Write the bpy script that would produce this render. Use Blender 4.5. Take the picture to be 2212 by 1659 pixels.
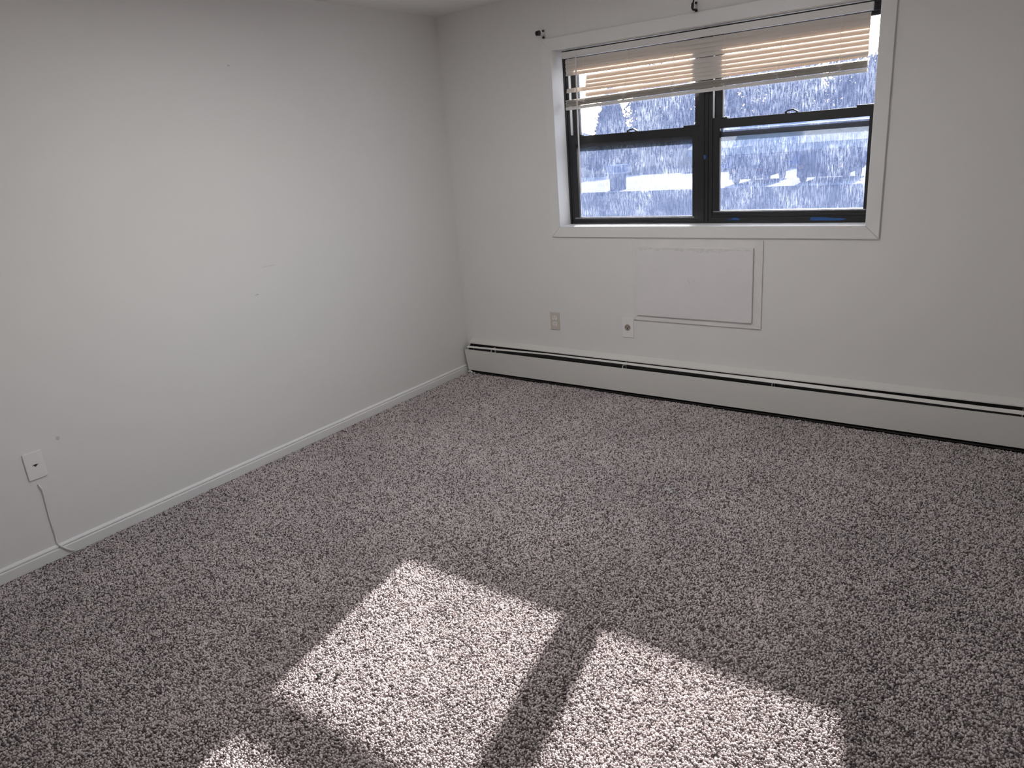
import bpy, bmesh, math, random
import numpy as np
from mathutils import Vector, Matrix

for o in list(bpy.data.objects):
    bpy.data.objects.remove(o, do_unlink=True)
scene = bpy.context.scene
COL = scene.collection
random.seed(7)
RNG = np.random.default_rng(7)

# ------------------------------------------------------------------ camera
IMG_W, FOCAL_PX = 2212, 1564.05
CAM = Vector((3.1873, -3.7559, 1.4862))
YAW, PITCH, ROLL = -0.6467, -0.3178, -0.0821
fwd = Vector((math.sin(YAW) * math.cos(PITCH), math.cos(YAW) * math.cos(PITCH), math.sin(PITCH)))
rt0 = Vector((math.cos(YAW), -math.sin(YAW), 0))
up0 = rt0.cross(fwd)
rt = rt0 * math.cos(ROLL) + up0 * math.sin(ROLL)
up = -rt0 * math.sin(ROLL) + up0 * math.cos(ROLL)
cam_data = bpy.data.cameras.new('camera')
cam_data.sensor_width = 36.0
cam_data.sensor_fit = 'HORIZONTAL'
cam_data.lens = FOCAL_PX / IMG_W * 36.0
cam_data.clip_start, cam_data.clip_end = 0.02, 500
cam = bpy.data.objects.new('camera', cam_data)
COL.objects.link(cam)
cam.matrix_world = Matrix(((rt.x, up.x, -fwd.x, CAM.x), (rt.y, up.y, -fwd.y, CAM.y), (rt.z, up.z, -fwd.z, CAM.z), (0, 0, 0, 1)))
scene.camera = cam

# ------------------------------------------------------------------ light
SUN_DIR = Vector((0.446, -2.19, -1.064)).normalized()      # the way the sunlight travels
SUN_STRENGTH = 25.0
SKY_STRENGTH = 0.50
FILL_LAMP_STRENGTH = 51.0  # added ceiling fill lamp, out of view
w = bpy.data.worlds.new('World')
scene.world = w
w.use_nodes = True
nt = w.node_tree
nt.nodes.clear()
wo = nt.nodes.new('ShaderNodeOutputWorld')
bg = nt.nodes.new('ShaderNodeBackground')
sky = nt.nodes.new('ShaderNodeTexSky')
sky.sky_type = 'NISHITA'
sky.sun_disc = False
sky.sun_elevation = math.asin(-SUN_DIR.z)
sky.sun_rotation = math.atan2(-SUN_DIR.x, -SUN_DIR.y)
sky.air_density, sky.dust_density, sky.ozone_density = 1.0, 1.5, 2.0
bg.inputs['Strength'].default_value = SKY_STRENGTH
nt.links.new(sky.outputs[0], bg.inputs['Color'])
nt.links.new(bg.outputs[0], wo.inputs[0])
sun_d = bpy.data.lights.new('sun', 'SUN')
sun_d.energy = SUN_STRENGTH
sun_d.angle = math.radians(0.7)
sun_d.color = (1.0, 0.95, 0.89)
sun = bpy.data.objects.new('sun', sun_d)
COL.objects.link(sun)
sun.rotation_euler = SUN_DIR.to_track_quat('-Z', 'Y').to_euler()
sun.location = (-3, 12, 8)

vs = scene.view_settings
vs.view_transform = 'Standard'
vs.look = 'None'
vs.gamma = 1.0
vs.use_curve_mapping = False
vs.exposure = 0.0

# ------------------------------------------------------------------ materials
MATS = {}


def new_mat(name):
    m = bpy.data.materials.new(name)
    m.use_nodes = True
    MATS[name] = m
    nt = m.node_tree
    b = nt.nodes['Principled BSDF']
    return m, nt, b


def mat(name, col, rough=0.5, metal=0.0, vary=0.06, vscale=6.0, bump=0.0, bscale=200.0, spec=None, stretch=None):
    """plain surface with procedural tone variation and fine relief"""
    m, nt, b = new_mat(name)
    tc = nt.nodes.new('ShaderNodeTexCoord')
    src = tc.outputs['Object']
    if stretch:
        mp = nt.nodes.new('ShaderNodeMapping')
        mp.inputs['Scale'].default_value = stretch
        nt.links.new(src, mp.inputs['Vector'])
        src = mp.outputs[0]
    n = nt.nodes.new('ShaderNodeTexNoise')
    n.inputs['Scale'].default_value = vscale
    n.inputs['Detail'].default_value = 5
    nt.links.new(src, n.inputs['Vector'])
    r = nt.nodes.new('ShaderNodeValToRGB')
    r.color_ramp.elements[0].position = 0.3
    r.color_ramp.elements[1].position = 0.7
    r.color_ramp.elements[0].color = (*[c * (1 - vary) for c in col], 1)
    r.color_ramp.elements[1].color = (*[min(1, c * (1 + vary)) for c in col], 1)
    nt.links.new(n.outputs['Fac'], r.inputs[0])
    nt.links.new(r.outputs[0], b.inputs['Base Color'])
    b.inputs['Roughness'].default_value = rough
    b.inputs['Metallic'].default_value = metal
    if spec == 0.05:                        # dull outdoor surfaces: purely diffuse
        d = nt.nodes.new('ShaderNodeBsdfDiffuse')
        nt.links.new(r.outputs[0], d.inputs['Color'])
        nt.links.new(d.outputs[0], nt.nodes['Material Output'].inputs[0])
    elif spec is not None:
        b.inputs['Specular IOR Level'].default_value = spec
    if bump:
        n2 = nt.nodes.new('ShaderNodeTexNoise')
        n2.inputs['Scale'].default_value = bscale
        n2.inputs['Detail'].default_value = 3
        nt.links.new(src, n2.inputs['Vector'])
        bp = nt.nodes.new('ShaderNodeBump')
        bp.inputs['Strength'].default_value = bump
        bp.inputs['Distance'].default_value = 0.002
        nt.links.new(n2.outputs['Fac'], bp.inputs['Height'])
        nt.links.new(bp.outputs[0], b.inputs['Normal'])
    return m


mat('wall_paint', (0.81, 0.80, 0.78), 0.6, vary=0.012, vscale=1.5, bump=0.12, bscale=260)
mat('ceiling_paint', (0.80, 0.79, 0.77), 0.8, vary=0.015, vscale=2, bump=0.3, bscale=120)
mat('trim_paint', (0.82, 0.815, 0.80), 0.38, vary=0.015, vscale=4, bump=0.05, bscale=90)
mat('old_trim_paint', (0.80, 0.785, 0.765), 0.5, vary=0.03, vscale=9, bump=0.25, bscale=60)
mat('panel_paint', (0.80, 0.785, 0.78), 0.55, vary=0.02, vscale=7, bump=0.2, bscale=50)
mat('heater_enamel', (0.74, 0.725, 0.69), 0.42, vary=0.02, vscale=3, bump=0.03, bscale=60)
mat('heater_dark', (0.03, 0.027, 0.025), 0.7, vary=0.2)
mat('heater_fins', (0.12, 0.10, 0.09), 0.5, metal=0.6, vary=0.2, vscale=30)
mat('black_aluminium', (0.014, 0.014, 0.016), 0.38, vary=0.15, vscale=12, spec=0.5)
mat('bead_sunlit_metal', (0.42, 0.42, 0.44), 0.35, metal=0.5, vary=0.2, vscale=40)  # paler than the frame: the bead's sunlit line put into its colour
mat('old_caulk', (0.75, 0.735, 0.72), 0.6, vary=0.08, vscale=50, bump=0.4, bscale=90)
mat('weatherstrip_white', (0.75, 0.76, 0.78), 0.6)
mat('tape_blue', (0.02, 0.10, 0.34), 0.6, vary=0.12, vscale=60)
mat('plastic_white', (0.87, 0.86, 0.845), 0.35, vary=0.01)
mat('plate_beige', (0.62, 0.56, 0.49), 0.4, vary=0.03, vscale=20)
mat('plate_painted', (0.87, 0.855, 0.845), 0.45, vary=0.015)
mat('receptacle_white', (0.84, 0.82, 0.79), 0.35, vary=0.01)
mat('receptacle_brown', (0.40, 0.33, 0.27), 0.4, vary=0.06, vscale=60)
mat('slot_black', (0.012, 0.011, 0.010), 0.6)
mat('bracket_black', (0.008, 0.008, 0.009), 0.35)
mat('bracket_painted', (0.72, 0.71, 0.70), 0.5)
mat('cord_white', (0.80, 0.78, 0.74), 0.7)
mat('rail_white', (0.76, 0.745, 0.72), 0.4, vary=0.02)
mat('cable_painted', (0.80, 0.79, 0.77), 0.45, bump=0.2, bscale=150)
mat('crumb_dark', (0.05, 0.045, 0.035), 0.8, vary=0.3, vscale=300)
mat('lint_grey', (0.62, 0.62, 0.60), 0.9, vary=0.1, vscale=200)
mat('scuff_grey', (0.63, 0.615, 0.595), 0.7, vary=0.1, vscale=80)
mat('carpet_backing', (0.16, 0.13, 0.125), 0.95, vary=0.4, vscale=160)
mat('lamp_metal', (0.7, 0.68, 0.64), 0.3, metal=0.8)
# outdoors
mat('asphalt', (0.018, 0.021, 0.026), 0.9, vary=0.15, vscale=0.4, spec=0.05)
mat('pale_concrete', (0.20, 0.192, 0.19), 0.9, vary=0.12, vscale=0.25, spec=0.05)
mat('grass_winter', (0.03, 0.032, 0.03), 0.95, vary=0.2, vscale=0.5, spec=0.05)
mat('siding_blue_grey', (0.05, 0.075, 0.20), 0.7, vary=0.06, vscale=1.0, spec=0.05)
mat('roof_shingle', (0.22, 0.222, 0.23), 0.85, vary=0.12, vscale=3.0, spec=0.05)
mat('fascia_grey', (0.20, 0.21, 0.24), 0.7, vary=0.06, vscale=1.0, spec=0.05)
mat('far_window', (0.05, 0.06, 0.09), 0.15, vary=0.2)
mat('bark', (0.05, 0.045, 0.045), 0.9, vary=0.2, vscale=4, spec=0.05)
mat('foliage_dark', (0.04, 0.045, 0.05), 0.9, vary=0.3, vscale=1.5, spec=0.05)
mat('foliage_bare', (0.07, 0.066, 0.066), 0.9, vary=0.3, vscale=1.5, spec=0.05)
mat('car_blue', (0.012, 0.016, 0.03), 0.6, vary=0.05, spec=0.05)
mat('car_grey', (0.016, 0.018, 0.022), 0.6, vary=0.05, spec=0.05)
mat('car_glass', (0.02, 0.025, 0.03), 0.08)
mat('tyre', (0.02, 0.02, 0.02), 0.9)
mat('lamp_red', (0.10, 0.02, 0.02), 0.3)
mat('pedestal_dark', (0.04, 0.045, 0.06), 0.8, vary=0.2, vscale=3, spec=0.05)
mat('pedestal_blue', (0.05, 0.075, 0.16), 0.6, vary=0.1, spec=0.05)


def glass_mat():
    """window glass with dried condensation runs that scatter the sun"""
    m = bpy.data.materials.new('dirty_glass')
    m.use_nodes = True
    MATS['dirty_glass'] = m
    nt = m.node_tree
    nt.nodes.clear()
    N, L = nt.nodes.new, nt.links.new
    out = N('ShaderNodeOutputMaterial')
    tc = N('ShaderNodeTexCoord')
    # vertical runs
    mp = N('ShaderNodeMapping'); mp.inputs['Scale'].default_value = (210, 210, 24)
    L(tc.outputs['Object'], mp.inputs['Vector'])
    n1 = N('ShaderNodeTexNoise'); n1.inputs['Scale'].default_value = 1.0; n1.inputs['Detail'].default_value = 3; n1.inputs['Roughness'].default_value = 0.6
    L(mp.outputs[0], n1.inputs['Vector'])
    # droplets
    mp2 = N('ShaderNodeMapping'); mp2.inputs['Scale'].default_value = (190, 190, 140)
    L(tc.outputs['Object'], mp2.inputs['Vector'])
    n2 = N('ShaderNodeTexNoise'); n2.inputs['Scale'].default_value = 1.0; n2.inputs['Detail'].default_value = 2
    L(mp2.outputs[0], n2.inputs['Vector'])
    # broad film
    n3 = N('ShaderNodeTexNoise'); n3.inputs['Scale'].default_value = 7.0; n3.inputs['Detail'].default_value = 4
    L(tc.outputs['Object'], n3.inputs['Vector'])

    def ramp(src, lo, hi, a, b):
        r = N('ShaderNodeMapRange')
        r.inputs['From Min'].default_value = lo; r.inputs['From Max'].default_value = hi
        r.inputs['To Min'].default_value = a; r.inputs['To Max'].default_value = b
        L(src, r.inputs['Value'])
        return r.outputs[0]

    def math_(op, a, b):
        q = N('ShaderNodeMath'); q.operation = op
        for i, x in enumerate((a, b)):
            if isinstance(x, (int, float)):
                q.inputs[i].default_value = x
            else:
                L(x, q.inputs[i])
        return q.outputs[0]
    runs = ramp(n1.outputs['Fac'], 0.47, 0.63, 0.0, 1.0)
    drops = ramp(n2.outputs['Fac'], 0.55, 0.68, 0.0, 1.0)
    film = ramp(n3.outputs['Fac'], 0.35, 0.70, 0.25, 1.0)
    f = math_('MAXIMUM', runs, math_('MULTIPLY', drops, 0.8))
    f = math_('MULTIPLY', f, film)
    f0 = f
    f = math_('MULTIPLY_ADD', f, DIRT_RUN); f.node.inputs[2].default_value = DIRT_BASE
    tr = N('ShaderNodeBsdfTransparent'); tr.inputs[0].default_value = (0.95, 0.965, 0.98, 1)
    gl = N('ShaderNodeBsdfGlossy'); gl.inputs['Roughness'].default_value = 0.03
    fr = N('ShaderNodeFresnel'); fr.inputs[0].default_value = 1.3
    mx = N('ShaderNodeMixShader')
    L(fr.outputs[0], mx.inputs[0]); L(tr.outputs[0], mx.inputs[1]); L(gl.outputs[0], mx.inputs[2])
    cm = N('ShaderNodeMix'); cm.data_type = 'RGBA'
    cm.inputs[6].default_value = (0.34, 0.48, 1.0, 1)       # thin film, the blue outdoor glare put into its colour
    cm.inputs[7].default_value = (0.84, 0.91, 1.0, 1)       # dried runs
    L(f0, cm.inputs[0])
    tl = N('ShaderNodeBsdfTranslucent'); L(cm.outputs[2], tl.inputs[0])
    df = N('ShaderNodeBsdfDiffuse'); df.inputs[0].default_value = (0.75, 0.80, 0.88, 1)
    mxd = N('ShaderNodeMixShader'); mxd.inputs[0].default_value = 0.3
    L(tl.outputs[0], mxd.inputs[1]); L(df.outputs[0], mxd.inputs[2])
    mx2 = N('ShaderNodeMixShader')
    L(f, mx2.inputs[0]); L(mx.outputs[0], mx2.inputs[1]); L(mxd.outputs[0], mx2.inputs[2])
    L(mx2.outputs[0], out.inputs[0])


DIRT_RUN, DIRT_BASE = 0.125, 0.034
glass_mat()


def slat_mat():
    m, nt, b = new_mat('slat_vinyl')
    N, L = nt.nodes.new, nt.links.new
    b.inputs['Base Color'].default_value = (0.74, 0.71, 0.67, 1)
    b.inputs['Roughness'].default_value = 0.45
    n = N('ShaderNodeTexNoise'); n.inputs['Scale'].default_value = 300
    tc = N('ShaderNodeTexCoord'); L(tc.outputs['Object'], n.inputs['Vector'])
    r = N('ShaderNodeValToRGB')
    r.color_ramp.elements[0].color = (0.68, 0.50, 0.34, 1)
    r.color_ramp.elements[1].color = (0.76, 0.56, 0.39, 1)
    L(n.outputs['Fac'], r.inputs[0])
    t = N('ShaderNodeBsdfTranslucent'); L(r.outputs[0], t.inputs[0])
    mx = N('ShaderNodeMixShader'); mx.inputs[0].default_value = SLAT_TRANSLUCENCY
    L(b.outputs[0], mx.inputs[1]); L(t.outputs[0], mx.inputs[2])
    L(mx.outputs[0], nt.nodes['Material Output'].inputs[0])


SLAT_TRANSLUCENCY = 0.21
slat_mat()


def carpet_mat():
    m, nt, b = new_mat('carpet_yarn')
    N, L = nt.nodes.new, nt.links.new
    oi = N('ShaderNodeObjectInfo')
    r = N('ShaderNodeValToRGB')
    cr = r.color_ramp
    cr.elements[0].position = 0.0; cr.elements[0].color = (0.10, 0.078, 0.08, 1)
    cr.elements[1].position = 1.0; cr.elements[1].color = (0.73, 0.665, 0.66, 1)
    e = cr.elements.new(0.20); e.color = (0.23, 0.19, 0.19, 1)
    e = cr.elements.new(0.36); e.color = (0.505, 0.44, 0.438, 1)
    L(oi.outputs['Random'], r.inputs[0])
    g = N('ShaderNodeNewGeometry')
    n = N('ShaderNodeTexNoise'); n.inputs['Scale'].default_value = 2.2; n.inputs['Detail'].default_value = 4
    L(g.outputs['Position'], n.inputs['Vector'])
    mr = N('ShaderNodeMapRange')
    mr.inputs['From Min'].default_value = 0.3; mr.inputs['From Max'].default_value = 0.7
    mr.inputs['To Min'].default_value = 0.9; mr.inputs['To Max'].default_value = 1.1
    L(n.outputs['Fac'], mr.inputs['Value'])
    mx = N('ShaderNodeMix'); mx.data_type = 'RGBA'; mx.blend_type = 'MULTIPLY'; mx.inputs[0].default_value = 1.0
    L(r.outputs[0], mx.inputs[6]); L(mr.outputs[0], mx.inputs[7])
    L(mx.outputs[2], b.inputs['Base Color'])
    b.inputs['Roughness'].default_value = 0.95
    b.inputs['Specular IOR Level'].default_value = 0.1
    b.inputs['Sheen Weight'].default_value = 0.15


carpet_mat()

# ------------------------------------------------------------------ object helpers
WLOC = {}


def tag(o, label=None, cat=None, group=None, kind=None):
    if label: o['label'] = label
    if cat: o['category'] = cat
    if group: o['group'] = group
    if kind: o['kind'] = kind
    return o


def empty(name, loc, label=None, cat=None, group=None, kind=None):
    o = bpy.data.objects.new(name, None)
    o.empty_display_size = 0.1
    COL.objects.link(o)
    o.location = loc
    WLOC[o.name] = Vector(loc)
    return tag(o, label, cat, group, kind)


def link_bm(name, bm, m, parent=None, smooth=False, origin=None):
    """bmesh in world coordinates -> one mesh object; origin at the base centre, or the parent's origin"""
    if parent is not None:
        org = WLOC[parent.name]
    elif origin is not None:
        org = Vector(origin)
    else:
        xs = [v.co for v in bm.verts]
        lo = [min(c[i] for c in xs) for i in range(3)]
        hi = [max(c[i] for c in xs) for i in range(3)]
        org = Vector(((lo[0] + hi[0]) / 2, (lo[1] + hi[1]) / 2, lo[2]))
    bmesh.ops.translate(bm, verts=bm.verts, vec=-org)
    bmesh.ops.recalc_face_normals(bm, faces=bm.faces)
    me = bpy.data.meshes.new(name)
    bm.to_mesh(me)
    bm.free()
    me.materials.append(MATS[m])
    if smooth:
        me.polygons.foreach_set('use_smooth', [True] * len(me.polygons))
    o = bpy.data.objects.new(name, me)
    COL.objects.link(o)
    if parent is not None:
        o.parent = parent
    else:
        o.location = org
    WLOC[o.name] = org
    return o


def add_box(bm, x0, x1, y0, y1, z0, z1, bev=0.0):
    t = bmesh.new()
    vs = [t.verts.new((x, y, z)) for x in (x0, x1) for y in (y0, y1) for z in (z0, z1)]
    for f in ((0, 1, 3, 2), (4, 6, 7, 5), (0, 4, 5, 1), (2, 3, 7, 6), (0, 2, 6, 4), (1, 5, 7, 3)):
        t.faces.new([vs[i] for i in f])
    merge(bm, t, bev)


def merge(bm, t, bev=0.0, seg=2):
    bmesh.ops.recalc_face_normals(t, faces=t.faces)
    if bev:
        bmesh.ops.bevel(t, geom=list(t.edges), offset=bev, segments=seg, affect='EDGES', profile=0.5)
    me = bpy.data.meshes.new('tmp')
    t.to_mesh(me)
    t.free()
    bm.from_mesh(me)
    bpy.data.meshes.remove(me)


def add_prism(bm, poly, axis, a0, a1, bev=0.0):
    """polygon of (u, v) extruded along an axis; u, v are the other two axes in x, y, z order"""
    t = bmesh.new()

    def P(u, v, a):
        return {'x': (a, u, v), 'y': (u, a, v), 'z': (u, v, a)}[axis]
    A = [t.verts.new(P(u, v, a0)) for u, v in poly]
    B = [t.verts.new(P(u, v, a1)) for u, v in poly]
    n = len(poly)
    t.faces.new(A)
    t.faces.new(list(reversed(B)))
    for i in range(n):
        t.faces.new((A[i], B[i], B[(i + 1) % n], A[(i + 1) % n]))
    merge(bm, t, bev)


def add_tube(bm, pts, r, n=6):
    pts = [Vector(p) for p in pts]
    rr = r if isinstance(r, (list, tuple)) else [r] * len(pts)
    rings = []
    for i, p in enumerate(pts):
        d = (pts[min(i + 1, len(pts) - 1)] - pts[max(i - 1, 0)])
        if d.length < 1e-9:
            d = Vector((0, 0, 1))
        d.normalize()
        a = d.cross(Vector((0, 0, 1)) if abs(d.z) < 0.9 else Vector((1, 0, 0))).normalized()
        b = d.cross(a)
        rings.append([bm.verts.new(p + (a * math.cos(2 * math.pi * k / n) + b * math.sin(2 * math.pi * k / n)) * rr[i]) for k in range(n)])
    for i in range(len(rings) - 1):
        for k in range(n):
            bm.faces.new((rings[i][k], rings[i][(k + 1) % n], rings[i + 1][(k + 1) % n], rings[i + 1][k]))
    bm.faces.new(list(reversed(rings[0])))
    bm.faces.new(rings[-1])


def add_disc(bm, c, axis, r, h, n=24, bev=0.0, rz=None):
    """short cylinder centred on c, its height h along the axis"""
    ax = 'xyz'.index(axis)
    o = [i for i in range(3) if i != ax]
    poly = [(c[o[0]] + r * math.cos(2 * math.pi * k / n), c[o[1]] + (rz or r) * math.sin(2 * math.pi * k / n)) for k in range(n)]
    add_prism(bm, poly, axis, c[ax] - h / 2, c[ax] + h / 2, bev)


def box_obj(name, b, m, parent=None, bev=0.0, **kw):
    bm = bmesh.new()
    add_box(bm, *b, bev=bev)
    return link_bm(name, bm, m, parent, **kw)


def prism_obj(name, poly, axis, a0, a1, m, parent=None, bev=0.0, **kw):
    bm = bmesh.new()
    add_prism(bm, poly, axis, a0, a1, bev)
    return link_bm(name, bm, m, parent, **kw)


def tube_obj(name, pts, r, m, parent=None, n=6, **kw):
    bm = bmesh.new()
    add_tube(bm, pts, r, n)
    return link_bm(name, bm, m, parent, smooth=True, **kw)


# ------------------------------------------------------------------ room shell
RX, RY, RH = 4.05, -4.45, 2.267           # right wall, wall behind the camera, ceiling height
CX0, CX1, CZ0, CZ1, CW = 0.7585, 2.560, 0.9386, 2.0314, 0.0621      # window casing, outer
IX0, IX1, IZ0, IZ1 = CX0 + CW, CX1 - CW, CZ0 + CW, CZ1 - CW          # window opening
WT = 0.20

tag(box_obj('floor', (-0.1, RX + 0.1, RY - 0.1, WT, -0.12, -0.006), 'carpet_backing'), kind='structure')
tag(box_obj('ceiling', (-0.1, RX + 0.1, RY - 0.1, WT, RH, RH + 0.12), 'ceiling_paint'), kind='structure')
wall_left = tag(box_obj('wall_left', (-0.1, 0, RY - 0.1, WT, -0.006, RH), 'wall_paint'), kind='structure')
tag(box_obj('wall_right', (RX, RX + 0.1, RY - 0.1, WT, -0.006, RH), 'wall_paint'), kind='structure')
tag(box_obj('wall_front', (0, RX, RY - 0.1, RY, -0.006, RH), 'wall_paint'), kind='structure')
bm = bmesh.new()
h = 0.012                                  # opening is cut a little larger, for the jamb boards
xs = [0, IX0 - h, IX1 + h, RX]
zs = [-0.006, IZ0 - h, IZ1 + h, RH]
grid = {}
for k, y in enumerate((0, WT)):
    for i, x in enumerate(xs):
        for j, z in enumerate(zs):
            grid[i, j, k] = bm.verts.new((x, y, z))
for k in (0, 1):
    for i in range(3):
        for j in range(3):
            if (i, j) != (1, 1):
                bm.faces.new([grid[i, j, k], grid[i + 1, j, k], grid[i + 1, j + 1, k], grid[i, j + 1, k]])
for (a, b) in (((1, 1), (2, 1)), ((2, 1), (2, 2)), ((2, 2), (1, 2)), ((1, 2), (1, 1)),
               ((0, 0), (3, 0)), ((3, 0), (3, 3)), ((3, 3), (0, 3)), ((0, 3), (0, 0))):
    if a in ((0, 0), (3, 0), (3, 3), (0, 3)):
        continue
    bm.faces.new([grid[a[0], a[1], 0], grid[b[0], b[1], 0], grid[b[0], b[1], 1], grid[a[0], a[1], 1]])
wall_back = tag(link_bm('wall_back', bm, 'wall_paint'), kind='structure')

# baseboard along the left wall: flat board with a rounded double bead on top
prof = [(0, -0.004), (0.012, -0.004), (0.0125, 0.036), (0.0115, 0.0385), (0.0085, 0.040), (0.0085, 0.0425), (0.0105, 0.045),
        (0.0105, 0.049), (0.008, 0.053), (0.004, 0.056), (0, 0.057)]
tag(prism_obj('baseboard_left', prof, 'y', RY, -0.052, 'trim_paint'), kind='structure')

# small blemishes in the paint of the left wall
for (y, z, ry, rz, m) in ((-2.65, 0.492, 0.007, 0.009, 'scuff_grey'), (-1.60, 0.872, 0.012, 0.0035, 'scuff_grey'), (-1.50, 1.0, 0.045, 0.0012, 'scuff_grey'),
                          (-1.52, 1.94, 0.006, 0.004, 'scuff_grey')):
    bm = bmesh.new()
    add_disc(bm, (0.0003, y, z), 'x', ry, 0.0008, 14, 0.0, rz)
    link_bm('paint_blemish', bm, m, wall_left)
# fine crack running up from the window casing
tube_obj('hairline_crack', [(0.915, -0.0002, 2.035), (0.917, -0.0002, 2.09), (0.913, -0.0002, 2.15), (0.910, -0.0002, 2.262)], 0.0004, 'scuff_grey', wall_back, 4)

# ------------------------------------------------------------------ window
win = empty('window_1', (IX0, 0.0, IZ0), kind='structure')
CT = 0.014
g = 0.0004
x0, x1, z0, z1 = CX0, CX1, CZ0, CZ1
for poly in ([(x0, z1), (x1, z1), (x1 - CW - g, z1 - CW), (x0 + CW + g, z1 - CW)],
             [(x0, z0), (x0 + CW + g, z0 + CW), (x1 - CW - g, z0 + CW), (x1, z0)],
             [(x0, z0 + 2 * g), (x0, z1 - 2 * g), (x0 + CW, z1 - CW - g), (x0 + CW, z0 + CW + g)],
             [(x1, z0 + 2 * g), (x1 - CW, z0 + CW + g), (x1 - CW, z1 - CW - g), (x1, z1 - 2 * g)]):
    prism_obj('casing', poly, 'y', -CT, 0.0, 'trim_paint', win, bev=0.0018)
YF = 0.106                                  # face of the black frame
box_obj('jamb_board', (IX0 - 0.011, IX0, -0.002, 0.195, IZ0 - 0.011, IZ1 + 0.011), 'trim_paint', win)
box_obj('jamb_board', (IX1, IX1 + 0.011, -0.002, 0.195, IZ0 - 0.011, IZ1 + 0.011), 'trim_paint', win)
box_obj('head_board', (IX0, IX1, -0.002, 0.195, IZ1, IZ1 + 0.011), 'trim_paint', win)
box_obj('sill_board', (IX0, IX1, -0.002, 0.195, IZ0 - 0.011, IZ0), 'trim_paint', win)
# black aluminium frame of the twin window
bm = bmesh.new()
add_box(bm, IX0, IX0 + 0.012, YF, 0.19, IZ0, IZ1, 0.001)
add_box(bm, IX0 + 0.012, IX0 + 0.027, YF + 0.006, 0.19, IZ0, IZ1, 0.001)
link_bm('frame_jamb', bm, 'black_aluminium', win)
bm = bmesh.new()
add_box(bm, IX1 - 0.010, IX1, YF, 0.19, IZ0, IZ1, 0.001)
link_bm('frame_jamb', bm, 'black_aluminium', win)
bm = bmesh.new()
add_box(bm, IX0 + 0.027, IX1 - 0.010, YF, 0.19, 1.945, IZ1, 0.001)
add_box(bm, IX0 + 0.027, IX1 - 0.010, YF + 0.012, 0.19, 1.928, 1.945, 0.001)
link_bm('frame_head', bm, 'black_aluminium', win)
bm = bmesh.new()
add_box(bm, IX0 + 0.027, 1.637, YF, 0.19, IZ0, 1.012, 0.001)
add_box(bm, IX0 + 0.027, 1.637, YF + 0.006, 0.19, 1.012, 1.019, 0.001)
add_box(bm, 1.637, 1.711, YF, 0.19, IZ0, 1.010, 0.001)
add_box(bm, 1.711, IX1 - 0.010, YF, 0.19, IZ0, 1.030, 0.001)
add_box(bm, 1.711, IX1 - 0.010, YF + 0.006, 0.19, 1.030, 1.044, 0.001)
link_bm('frame_sill', bm, 'black_aluminium', win)
bm = bmesh.new()
for (a, b, y) in ((1.637, 1.650, YF + 0.004), (1.6505, 1.6685, YF), (1.669, 1.672, YF + 0.003), (1.6725, 1.689, YF), (1.6895, 1.711, YF + 0.004)):
    add_box(bm, a, b, y, 0.19, 1.010, IZ1, 0.0008)
link_bm('mullion', bm, 'black_aluminium', win)
# pale weather strips standing in the jamb tracks above the lower sashes
box_obj('weatherstrip', (IX0 + 0.0275, IX0 + 0.0315, YF + 0.010, YF + 0.030, 1.512, 1.928), 'weatherstrip_white', win)
box_obj('weatherstrip', (1.7112, 1.7124, YF + 0.008, YF + 0.030, 1.536, 1.928), 'weatherstrip_white', win)


def sash(name, x0, x1, z0, z1, gx0, gx1, gz0, gz1, y0, y1, lower):
    bm = bmesh.new()
    add_box(bm, x0, gx0, y0, y1, z0, z1, 0.0012)
    add_box(bm, gx1, x1, y0, y1, z0, z1, 0.0012)
    add_box(bm, gx0 - 0.001, gx1 + 0.001, y0, y1, gz1, z1, 0.0012)
    add_box(bm, gx0 - 0.001, gx1 + 0.001, y0, y1, z0, gz0, 0.0012)
    if lower:
        add_box(bm, x0 + 0.002, x0 + 0.075, y0, y1, z1, z1 + 0.008, 0.001)      # raised ends of the meeting rail
        add_box(bm, x1 - 0.086, x1 - 0.001, y0, y1, z1, z1 + 0.008, 0.001)
    s = link_bm(name, bm, 'black_aluminium', win)
    ym = (y0 + y1) / 2
    box_obj('glass_pane', (gx0 - 0.004, gx1 + 0.004, ym - 0.0015, ym + 0.0015, gz0 - 0.004, gz1 + 0.004), 'dirty_glass', s)
    if lower:
        # sloping bead at the foot of the glass
        prism_obj('glazing_bead', [(y0 - 0.004, gz0 - 0.007), (y0 - 0.004, gz0 - 0.0035), (ym - 0.002, gz0 + 0.003), (ym - 0.002, gz0 - 0.007)], 'x', gx0 - 0.03, gx1 + 0.012, 'bead_sunlit_metal', s)
        xm = (gx0 + gx1) / 2
        bm = bmesh.new()                        # sash lock: base, cam and a lever
        add_box(bm, xm - 0.030, xm - 0.020, y0 + 0.004, y0 + 0.024, z1, z1 + 0.010, 0.001)
        add_box(bm, xm + 0.022, xm + 0.032, y0 + 0.004, y0 + 0.024, z1, z1 + 0.006, 0.001)
        add_prism(bm, [(xm - 0.030, z1 + 0.008), (xm - 0.014, z1 + 0.016), (xm + 0.010, z1 + 0.018), (xm + 0.032, z1 + 0.005), (xm + 0.024, z1 + 0.004), (xm + 0.008, z1 + 0.011), (xm - 0.016, z1 + 0.009), (xm - 0.026, z1 + 0.003)], 'y', y0 + 0.008, y0 + 0.020)
        link_bm('sash_lock', bm, 'bracket_black', s)
    return s


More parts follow.
